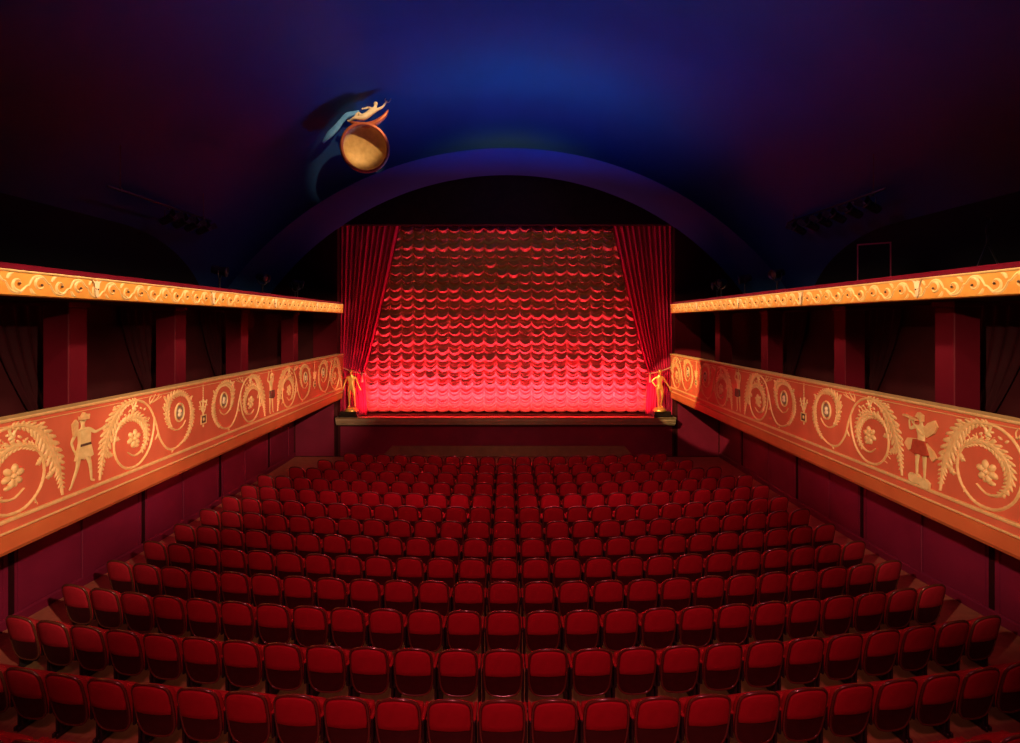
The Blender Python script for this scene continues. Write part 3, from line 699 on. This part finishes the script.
# ------------------------------------------------------------------ gilt statues on black plinths
def plinth(x, label):
    b = MB(); b.box(x-.34, x+.34, 18.34, 18.68, SZ+.002, SZ+.10, 0, .015); b.box(x-.30, x+.30, 18.36, 18.66, SZ+.10, SZ+.21, 0, .015)
    tag(b.build('plinth', M['plinth']), label, 'plinth', 'statue plinths')
def statue(x, pose, hair, label, wide, extra=None):
    root = empty('gilt_statue', (x, 18.51, SZ+.211))
    b = MB(); b.lathe([(.23, 0), (.24, .02), (.23, .05), (.20, .07), (.19, .10), (.10, .13), (.001, .135)], (0, 0, 0), 24)
    b.build('base', M['gold'], root)
    sc = .80
    bb = body('statue', None, pose, sc, 1.0, wide=wide); bb.v = [(a, c, z+.115) for a, c, z in bb.v]
    bo = bb.build('body', M['gold'], root)
    hb = MB(); hc = Vector(pose.get('head', STAND['head']))*sc+Vector((0, 0, .115))
    hb.lathe([(.001, .085), (.035, .078), (.062, .05), (.075, .015), (.074, -.02)] if hair == 'short' else [(.001, .088), (.04, .080), (.068, .05), (.08, .01), (.072, -.035), (.04, -.055)], hc+Vector((0, .018, .012)), 16)
    if hair == 'bun': hb.lathe([(.001, -.035), (.03, -.02), (.036, 0), (.03, .02), (.001, .035)], hc+Vector((0, .09, .02)), 10)
    hb.build('hair', M['gold'], bo)
    if extra: extra(root)
    tag(root, label, 'statue', 'gilt statues beside the stage')
def staff(root):
    b = MB(); b.tube([(-.30, -.02, .0), (-.29, -.02, 1.30)], .014, 8); b.lathe([(.001, 1.40), (.02, 1.34), (.02, 1.30), (.012, 1.28)], (-.29, -.02, 0), 8); b.build('staff', M['iron'], root)
plinth(-5.73, 'black stepped plinth under the male gilt statue')
statue(-5.64, dict(head=(-.02, -.015, 1.63), el=(-.30, .02, 1.14), wl=(-.35, -.03, .93), hl=(-.355, -.03, .86), er=(.27, .02, 1.14), wr=(.38, -.06, .92), hr=(.43, -.08, .85), pelvis=(.02, 0, .95), kr=(.15, -.06, .50), ar=(.15, .05, .09), fr=(.20, -.08, .035), kl=(-.09, -.02, .48)), 'short',
       'standing nude male gilt statue with a dark staff, beside the stage', dict(chest=.15, waist=.11), staff)
plinth(5.63, 'black stepped plinth under the female gilt statue')
statue(5.54, dict(head=(.02, -.015, 1.62), sl=(-.15, 0, 1.39), sr=(.15, 0, 1.39), el=(-.34, .03, 1.20), wl=(-.26, -.10, 1.05), hl=(-.20, -.12, 1.02), er=(.30, .02, 1.15), wr=(.44, -.04, .92), hr=(.48, -.06, .84), pelvis=(-.03, 0, .95), waist=(-.01, 0, 1.10), kl=(-.05, -.02, .48), al=(-.04, .02, .08), fl=(-.06, -.12, .035), kr=(.10, -.07, .50), ar=(.07, .04, .09), fr=(.12, -.08, .035)), 'bun',
       'standing nude female gilt statue with one hand on her hip, beside the stage', dict(chest=.125, waist=.085, pelvis=.135, sl=.05, sr=.05))

# ------------------------------------------------------------------ theatre chairs
PITCH = 0.534
def back_outline(n=9):
    """closed outline of the chair back in (x, s), s measured up the back from its lowest edge"""
    pts = [(-.226, .45), (-.219, .535), (-.192, .594), (-.12, .634), (0, .650), (.12, .634), (.192, .594), (.219, .535), (.226, .45),
           (.228, .30), (.215, .14), (.185, .055), (.13, .012), (0, 0), (-.13, .012), (-.185, .055), (-.215, .14), (-.228, .30)]
    return crom(pts, 3, True)
TILT = math.radians(11)
def bpos(x, s, dep=0.0):
    """dep > 0 is towards the audience behind (-Y)"""
    z0 = .235
    return (x, -.20 - s*math.sin(TILT) - dep*math.cos(TILT) + .55*x*x, z0 + s*math.cos(TILT) - dep*math.sin(TILT))
def make_chair():
    root = empty('theatre_chair')
    O = back_outline()
    def inset(k, s0=0): return [(x*k, .325+(s-.325)*k+s0) for x, s in O]
    b = MB()
    rs = [[bpos(x, s, -.012) for x, s in inset(.96)], [bpos(x, s, .008) for x, s in inset(.98)], [bpos(x, s, .014) for x, s in inset(.90)], [bpos(x, s, .014) for x, s in inset(.45)], [bpos(x, s, .014) for x, s in inset(.02)]]
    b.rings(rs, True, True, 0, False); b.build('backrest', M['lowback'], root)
    b = MB(); b.tube([bpos(x, s, .004) for x, s in O], .0145, 7, 0, True); b.build('rim', M['rim'], root)
    # upholstered upper panel, straight lower edge
    top = [(x*.945, .325+(s-.325)*.955) for x, s in O if s > .30]
    top.sort(key=lambda p: math.atan2(p[1]-.30, p[0]))
    poly = [(.214, .285)]+[(x, s) for x, s in top]+[(-.214, .285)]
    poly = poly[:1]+sorted(poly[1:-1], key=lambda p: math.atan2(p[1]-.285, p[0]))+poly[-1:]
    c = (0, .44)
    low = [(.214-.428*i/8, .285) for i in range(9)]
    ring = poly+[(x, s) for x, s in low[::-1][1:-1]]
    b = MB(); rs = []
    for k, dp in ((1.0, .010), (.985, .020), (.93, .026), (.5, .030), (.02, .031)):
        rs.append([bpos(c[0]+(x-c[0])*k, c[1]+(s-c[1])*k, dp) for x, s in ring])
    b.rings(rs, True, True, 0, True); b.build('back_panel', M['back'], root)
    # front cushion
    b = MB(); rs = []
    for k, dp in ((.98, -.010), (1.02, -.035), (1.0, -.07), (.85, -.095), (.4, -.105), (.02, -.106)):
        rs.append([bpos(x*k, .30+(s-.325)*k*.90, dp) for x, s in O])
    b.rings(rs, True, True, 0, True); b.build('cushion', M['velvet'], root)
    # tipped-up seat
    b = MB(); rs = []
    W_, th = .225, .10
    for k, yy in ((.86, 0), (1.0, .02), (1.0, th-.02), (.86, th)):
        rs.append([(x*k*W_, yy-.085 - .10*(z*k*.21), .455+z*k*.19) for x, z in crom([(-1, -.75), (-.8, -1), (.8, -1), (1, -.75), (1, .7), (.75, 1), (-.75, 1), (-1, .7)], 3, True)])
    b.rings(rs, True, True, 0, True); b.build('seat', M['velvet'], root)
    for sx in (-1, 1):
        a = MB()
        x = sx*.243
        a.box(x-.018, x+.018, -.20, .06, .555, .59, 0, .012)
        a.box(x-.014, x+.014, -.19, .03, .30, .556, 1, .006); a.box(x-.014, x+.014, -.12, .06, .05, .302, 1, .006); a.box(x-.016, x+.016, -.16, .12, 0.0, .055, 1, .008)
        a.build('armrest', [M['velvet'], M['iron']], root)
    return root
D1, DD = 15.46, 0.8575
rows = []
for i in range(14):
    d = D1-DD*i
    n = {0: 9, 1: 10, 2: 11}.get(i, 12)
    if i == 12: idx = list(range(-11, 12))
    elif i == 13: idx = [-9, -8, 6, 7, 8, 9]
    else: idx = list(range(-n, n+1))
    rows.append((d, idx))
proto = None
for i, (d, idx) in enumerate(rows):
    R = 30.0
    n = max(idx)
    rowname = 'front row' if i == 0 else ('rearmost row' if i == 13 else ORD[i]+' row from the stage')
    for k in idx:
        th = k*PITCH/R
        x = R*math.sin(th); y = d+R*(1-math.cos(th))+.335
        if proto is None: c = proto = make_chair()
        else: c = dup(proto)
        z = floor_z(x, y-.2)+.003
        c.location = (x-.048, y, z)
        c.rotation_euler = (0, 0, -th*-1.0 if False else th)
        if i == 13:
            lab = 'red velvet theatre chair cut off at the bottom %s corner, %s from the frame edge' % (('left', ORD[k+9]) if k < 0 else ('right', ORD[9-k]))
        elif k == 0: lab = 'red velvet theatre chair at the middle of the %s' % rowname
        else:
            side = 'left' if k < 0 else 'right'; m = n-abs(k)
            lab = 'red velvet theatre chair, %s from the %s end, %s' % (ORD[m], side, rowname)
        tag(c, lab, 'chair', 'theatre chairs in rows')

# ------------------------------------------------------------------ bowl with reclining figure
BY = 14.5; K = BY/F/5.667               # metres per magnified pixel at that distance
BC = Vector((-142/F*BY, BY, CZ+174/F*BY))
def bowl_lamp():
    root = empty('gilded_bowl_ornament', BC)
    # bowl opening faces the hall, slightly downward
    ax = Vector((-BC.x*0.35, -BC.y*0.9, (CZ-BC.z)*0.8)).normalized()
    q = Vector((0, 0, 1)).rotation_difference(ax).to_matrix()
    R_ = .655; prof_in = []; prof = []
    for k in range(15):
        a = PI/2*k/14; prof.append((max(.002, R_*math.sin(a)), -.42*math.cos(a)))
    inner = [(max(.002, (r-.0)*.955), z*.94+.004*(k % 2)) for k, (r, z) in enumerate(prof)]
    b = MB(); b.lathe(prof+inner[::-1], (0, 0, 0), 56, 0, q); b.build('bowl', M['goldleaf'], root)
    b = MB(); b.tube([q @ Vector((R_*.985*math.cos(t), R_*.985*math.sin(t), .0)) for t in [2*PI*i/64 for i in range(64)]], .05, 10, 0, True); b.build('bowl_rim', M['rimred'], root)
    def pt(px, py, dy=0.0): return Vector(((px-485)*K, dy, -(py-385)*K))
    # crescent
    C = crom([pt(384, 228), pt(430, 246), pt(490, 256), pt(550, 240), pt(595, 205), pt(618, 168)], 6)
    N = len(C); b = MB(); b.tube(C, [.012+.075*math.sin(PI*i/(N-1))**.8 for i in range(N)], 10)
    b.tube([pt(490, 248, .06), pt(488, 262, .10)], [.10, .12], 12); b.build('crescent', M['rimred'], root)
    # reclining figure
    P = dict(pelvis=pt(468, 213, -.03), waist=pt(500, 203, -.02), chest=pt(530, 180, -.02), nb=pt(543, 158, -.02), neck=pt(545, 150, -.02), head=pt(548, 137, -.03), crown=pt(551, 124, -.02),
             sl=pt(522, 160, .03), el=pt(500, 152, .05), wl=pt(482, 160, .02), hl=pt(474, 163, .0), sr=pt(556, 172, -.05), er=pt(588, 158, -.05), wr=pt(602, 136, -.04), hr=pt(608, 127, -.04),
             tl=pt(462, 205, .03), kl=pt(446, 183, .02), al=pt(420, 222, .0), fl=pt(404, 232, -.02), tr=pt(470, 222, -.08), kr=pt(430, 222, -.10), ar=pt(402, 234, -.04), fr=pt(388, 236, -.04))
    P = {k: tuple(v) for k, v in P.items()}
    sc = .78
    RR = {k: r*sc*1.05 for k, r in RAD.items()}
    vs, fs = skin_mesh('reclining', {k: (P[k], RR[k]) for k in P}, BONES, 'pelvis', None)
    b = MB(); b.add(vs, fs, 0, True)
    hc = Vector(P['head']); b.tube([hc+Vector((.02, -.045, .01)), hc+Vector((.03, -.062, -.006))], [.008, .008], 6)
    for (w_, h_) in (('wl', 'hl'), ('wr', 'hr')):
        h = Vector(P[h_]); dd = (h-Vector(P[w_])).normalized(); sd = dd.cross(Vector((0, 1, 0))).normalized()
        for o_, L in ((-.014, .035), (-.005, .045), (.005, .042), (.014, .032)): b.tube([h+sd*o_, h+sd*o_+dd*L], [.007, .004], 5)
        b.tube([h-dd*.02-sd*.016, h+dd*.01-sd*.034], [.008, .005], 5)
    fo = b.build('reclining_figure', M['marble'], root); fo['label'] = 'ivory reclining nude figure raising one arm'
    b = MB(); b.lathe([(.001, .05), (.03, .046), (.05, .02), (.052, -.01), (.04, -.035)], hc+Vector((0, .016, .012)), 12); b.build('hair', M['rimred'], fo)
    # branched antler held aloft
    b = MB(); b.tube(crom([pt(608, 126, -.04), pt(600, 118, -.04), pt(604, 108, -.04)], 4), .012, 6); b.tube(crom([pt(606, 128, -.04), pt(622, 130, -.04), pt(630, 118, -.04), pt(634, 108, -.04)], 4), [.014]*12+[.006], 6); b.tube(crom([pt(575, 165, -.05), pt(590, 150, -.05), pt(606, 128, -.04)], 4), .012, 6)
    b.build('bow', M['marble'], root)
    # trailing drapery
    L = crom([pt(452, 178, .04), pt(420, 186, .05), pt(382, 196, .06), pt(350, 225, .08), pt(318, 262, .10), pt(278, 300, .12), pt(238, 346, .14)], 6); N = len(L); vs = []; fs = []
    wv = [8, 11, 14, 12, 16, 17, 3]
    for i, p in enumerate(L):
        t = i/(N-1)*6; k = min(5, int(t)); ww = (wv[k]*(1-(t-k))+wv[k+1]*(t-k))*K
        a = L[max(0, i-1)]; c = L[min(N-1, i+1)]; tx, tz = c[0]-a[0], c[2]-a[2]; l = math.hypot(tx, tz); nx_, nz_ = -tz/l, tx/l
        for s_, dy in ((1, 0), (.3, -.05), (-.3, .03), (-1, -.04), (-1, -.015), (-.3, .055), (.3, -.025), (1, .025)): vs.append((p[0]+nx_*ww*s_, p[1]+dy, p[2]+nz_*ww*s_))
    for i in range(N-1):
        for j in range(8): k = (j+1) % 8; fs.append((i*8+j, i*8+k, i*8+8+k, i*8+8+j))
    b = MB(); b.add(vs, fs, 0, True); o = b.build('trailing_drapery', M['ribbon'], root); o['label'] = 'blue-lit drapery trailing off the figure'
    # bracket to the vault behind
    b = MB(); e = Vector((BC.x*1.0, 15.72, vz(BC.x, 15.72)))-BC
    b.tube([-ax*.40, -ax*.55, e*.6+Vector((0, 0, .05)), e], .03, 8); b.build('bracket', M['black'], root)
    tag(root, 'round gilded bowl with a reclining figure on a crescent, hung below the vault', 'ornament')
bowl_lamp()

# ------------------------------------------------------------------ lighting pipes, lanterns and loudspeaker on the decks
def pipe(sg, y0, y1, z, label):
    root = empty('lighting_pipe', (sg*8.3, y0, z))
    b = MB(); b.tube([(0, 0, 0), (0, y1-y0, 0)], .027, 10); b.build('bar', M['metal'], root)
    for y in (y0+.35, y1-.35):
        b = MB(); zt = vz(8.3, y)-z; b.tube([(0, y-y0, .0), (0, y-y0, zt+.03)], .012, 6); b.box(-.04, .04, y-y0-.03, y-y0+.03, -.035, .05, 0, .006); b.build('hanger', M['metal'], root)
    tag(root, label, 'lighting pipe', 'lighting pipes')
pipe(-1, 10.6, 14.3, 7.78, 'thin lighting pipe hung above the left deck')
pipe(1, 11.2, 15.1, 7.88, 'thin lighting pipe hung above the right deck')
def make_lantern():
    root = empty('stage_lantern')
    q = Matrix.Rotation(-PI/2+.5, 3, 'Y')
    b = MB(); b.lathe([(.02, -.20), (.075, -.19), (.095, -.12), (.095, .10), (.11, .11), (.11, .17), (.10, .17), (.10, .10)], (0, 0, -.30), 18, 0, q); b.build('housing', M['metal'], root)
    b = MB(); b.lathe([(.098, .11), (.06, .125), (.001, .13)], (0, 0, -.30), 16, 0, q); b.build('lens', M['lens'], root)
    b = MB(); b.tube([(0, -.12, -.30), (0, -.13, -.13), (0, -.05, -.075), (0, .05, -.075), (0, .13, -.13), (0, .12, -.30)], .012, 6); b.box(-.035, .035, -.025, .025, -.085, -.038, 0, .008); b.build('yoke', M['metal'], root)
    for s_ in (-1, 1):
        b = MB(); p0 = q @ Vector((.0, s_*.11, .17)); p1 = q @ Vector((.0, s_*.17, .30))
        sd = q @ Vector((.08, 0, 0)); o_ = Vector((0, 0, -.30)); t_ = Vector((0, .004, 0))
        b.add([p0+sd+o_, p0-sd+o_, p1-sd+o_, p1+sd+o_, p0+sd+o_+t_, p0-sd+o_+t_, p1-sd+o_+t_, p1+sd+o_+t_], [(0, 1, 2, 3), (7, 6, 5, 4), (0, 4, 5, 1), (1, 5, 6, 2), (2, 6, 7, 3), (3, 7, 4, 0)])
        b.build('barn_door', M['metal'], root)
    return root
lan = None
for sg, side, ysl, z in ((-1, 'left', [12.5, 13.0, 13.45, 13.95], 7.78), (1, 'right', [11.6, 12.2, 12.8, 13.35, 13.9, 14.5], 7.88)):
    for i, y in enumerate(ysl):
        l = make_lantern() if lan is None else dup(lan); lan = lan or l
        l.location = (sg*8.3, y, z); l.rotation_euler = (0, 0, 0 if sg > 0 else PI)
        tag(l, 'dark stage lantern hanging from the %s lighting pipe, %s from the stage' % (side, ORD[len(ysl)-1-i]), 'stage lantern', 'hanging stage lanterns')
# lanterns on floor stands on the decks
def make_stand_lantern():
    root = empty('floor_lantern')
    b = MB(); b.lathe([(.16, 0), (.16, .02), (.05, .04), (.02, .05), (.02, .42)], (0, 0, 0), 16); b.build('stand', M['metal'], root)
    q = Matrix.Rotation(-PI/2-.2, 3, 'Y')
    b = MB(); b.lathe([(.02, -.18), (.09, -.17), (.11, -.10), (.11, .12), (.13, .13), (.13, .18), (.12, .18), (.115, .12)], (0, 0, .62), 18, 0, q); b.build('housing', M['metal'], root)
    b = MB(); b.lathe([(.115, .125), (.07, .14), (.001, .145)], (0, 0, .62), 16, 0, q); b.build('lens', M['lens'], root)
    b = MB(); b.tube([(0, -.15, .62), (0, -.15, .48), (0, -.07, .42), (0, .07, .42), (0, .15, .48), (0, .15, .62)], .013, 6); b.build('yoke', M['metal'], root)
    return root
fl = None
for sg, side, pos in ((-1, 'left', [(-7.1, 12.6), (-7.0, 14.6), (-6.9, 16.8), (-7.4, 17.8)]), (1, 'right', [(7.1, 13.4), (7.0, 15.0), (6.9, 16.4), (7.3, 17.7)])):
    for i, (x, y) in enumerate(pos):
        l = make_stand_lantern() if fl is None else dup(fl); fl = fl or l
        l.location = (x, y, 5.601); l.rotation_euler = (0, 0, (0 if sg > 0 else PI)+[.3, -.4, .6, -.2][i])
        tag(l, 'dark lantern on a floor stand on the %s deck, %s from the stage' % (side, ORD[3-i]), 'stage lantern', 'lanterns standing on the decks')
# loudspeaker on the right deck
root = empty('loudspeaker', (8.05, 11.2, 5.601), -.6)
b = MB(); b.box(-.30, .30, -.26, .26, .02, 1.05, 0, .02); b.build('cabinet', M['black'], root)
b = MB()
for x0, x1, z0, z1 in ((-.30, .30, 1.02, 1.05), (-.30, .30, .02, .05), (-.30, -.275, .05, 1.02), (.275, .30, .05, 1.02)): b.box(x0, x1, -.275, -.258, z0, z1)
b.build('edge_trim', M['edge'], root)
b = MB(); b.box(-.265, .265, -.27, -.258, .07, 1.0); b.build('grille', M['black'], root)
b = MB()
for k in range(4): b.box(-.17+.09*k, -.12+.09*k, -.276, -.27, .12, .15)
b.build('badge', M['metal'], root)
b = MB()
for x in (-.22, .22):
    for y in (-.2, .2): b.lathe([(.03, 0), (.03, .021)], (x, y, 0), 10)
b.build('foot', M['metal'], root)
tag(root, 'black loudspeaker cabinet with maroon edging on the right deck', 'loudspeaker')
# folding easel-like stand with a coil of cable
root = empty('cable_stand', (7.7, 8.15, 5.601))
b = MB(); b.tube([(-.28, 0, 0), (0, .02, .62)], .014, 6); b.tube([(.28, 0, 0), (0, .02, .62)], .014, 6); b.tube([(0, .30, 0), (0, .02, .62)], .014, 6); b.build('leg', M['metal'], root)
b = MB(); b.tube([(0, .02, .60), (0, .02, .74)], .018, 8); b.tube(crom([(0, .02, .74), (-.04, .0, .80), (-.02, 0, .90), (.04, 0, .96), (.03, 0, 1.03), (-.03, 0, 1.05)], 5), .014, 6); b.build('hook', M['metal'], root)
tag(root, 'thin tripod stand topped by a hook, on the right deck', 'stand')
# exit plate on the lower left wall
b = MB(); b.box(-XW+.002, -XW+.03, 9.9, 10.1, 1.42, 1.62, 0, .006); b.box(-XW+.03, -XW+.036, 9.93, 10.07, 1.45, 1.59, 0, .003)
tag(b.build('wall_plate', M['brass']), 'small square brass plate on the wall below the left balcony', 'wall plate')
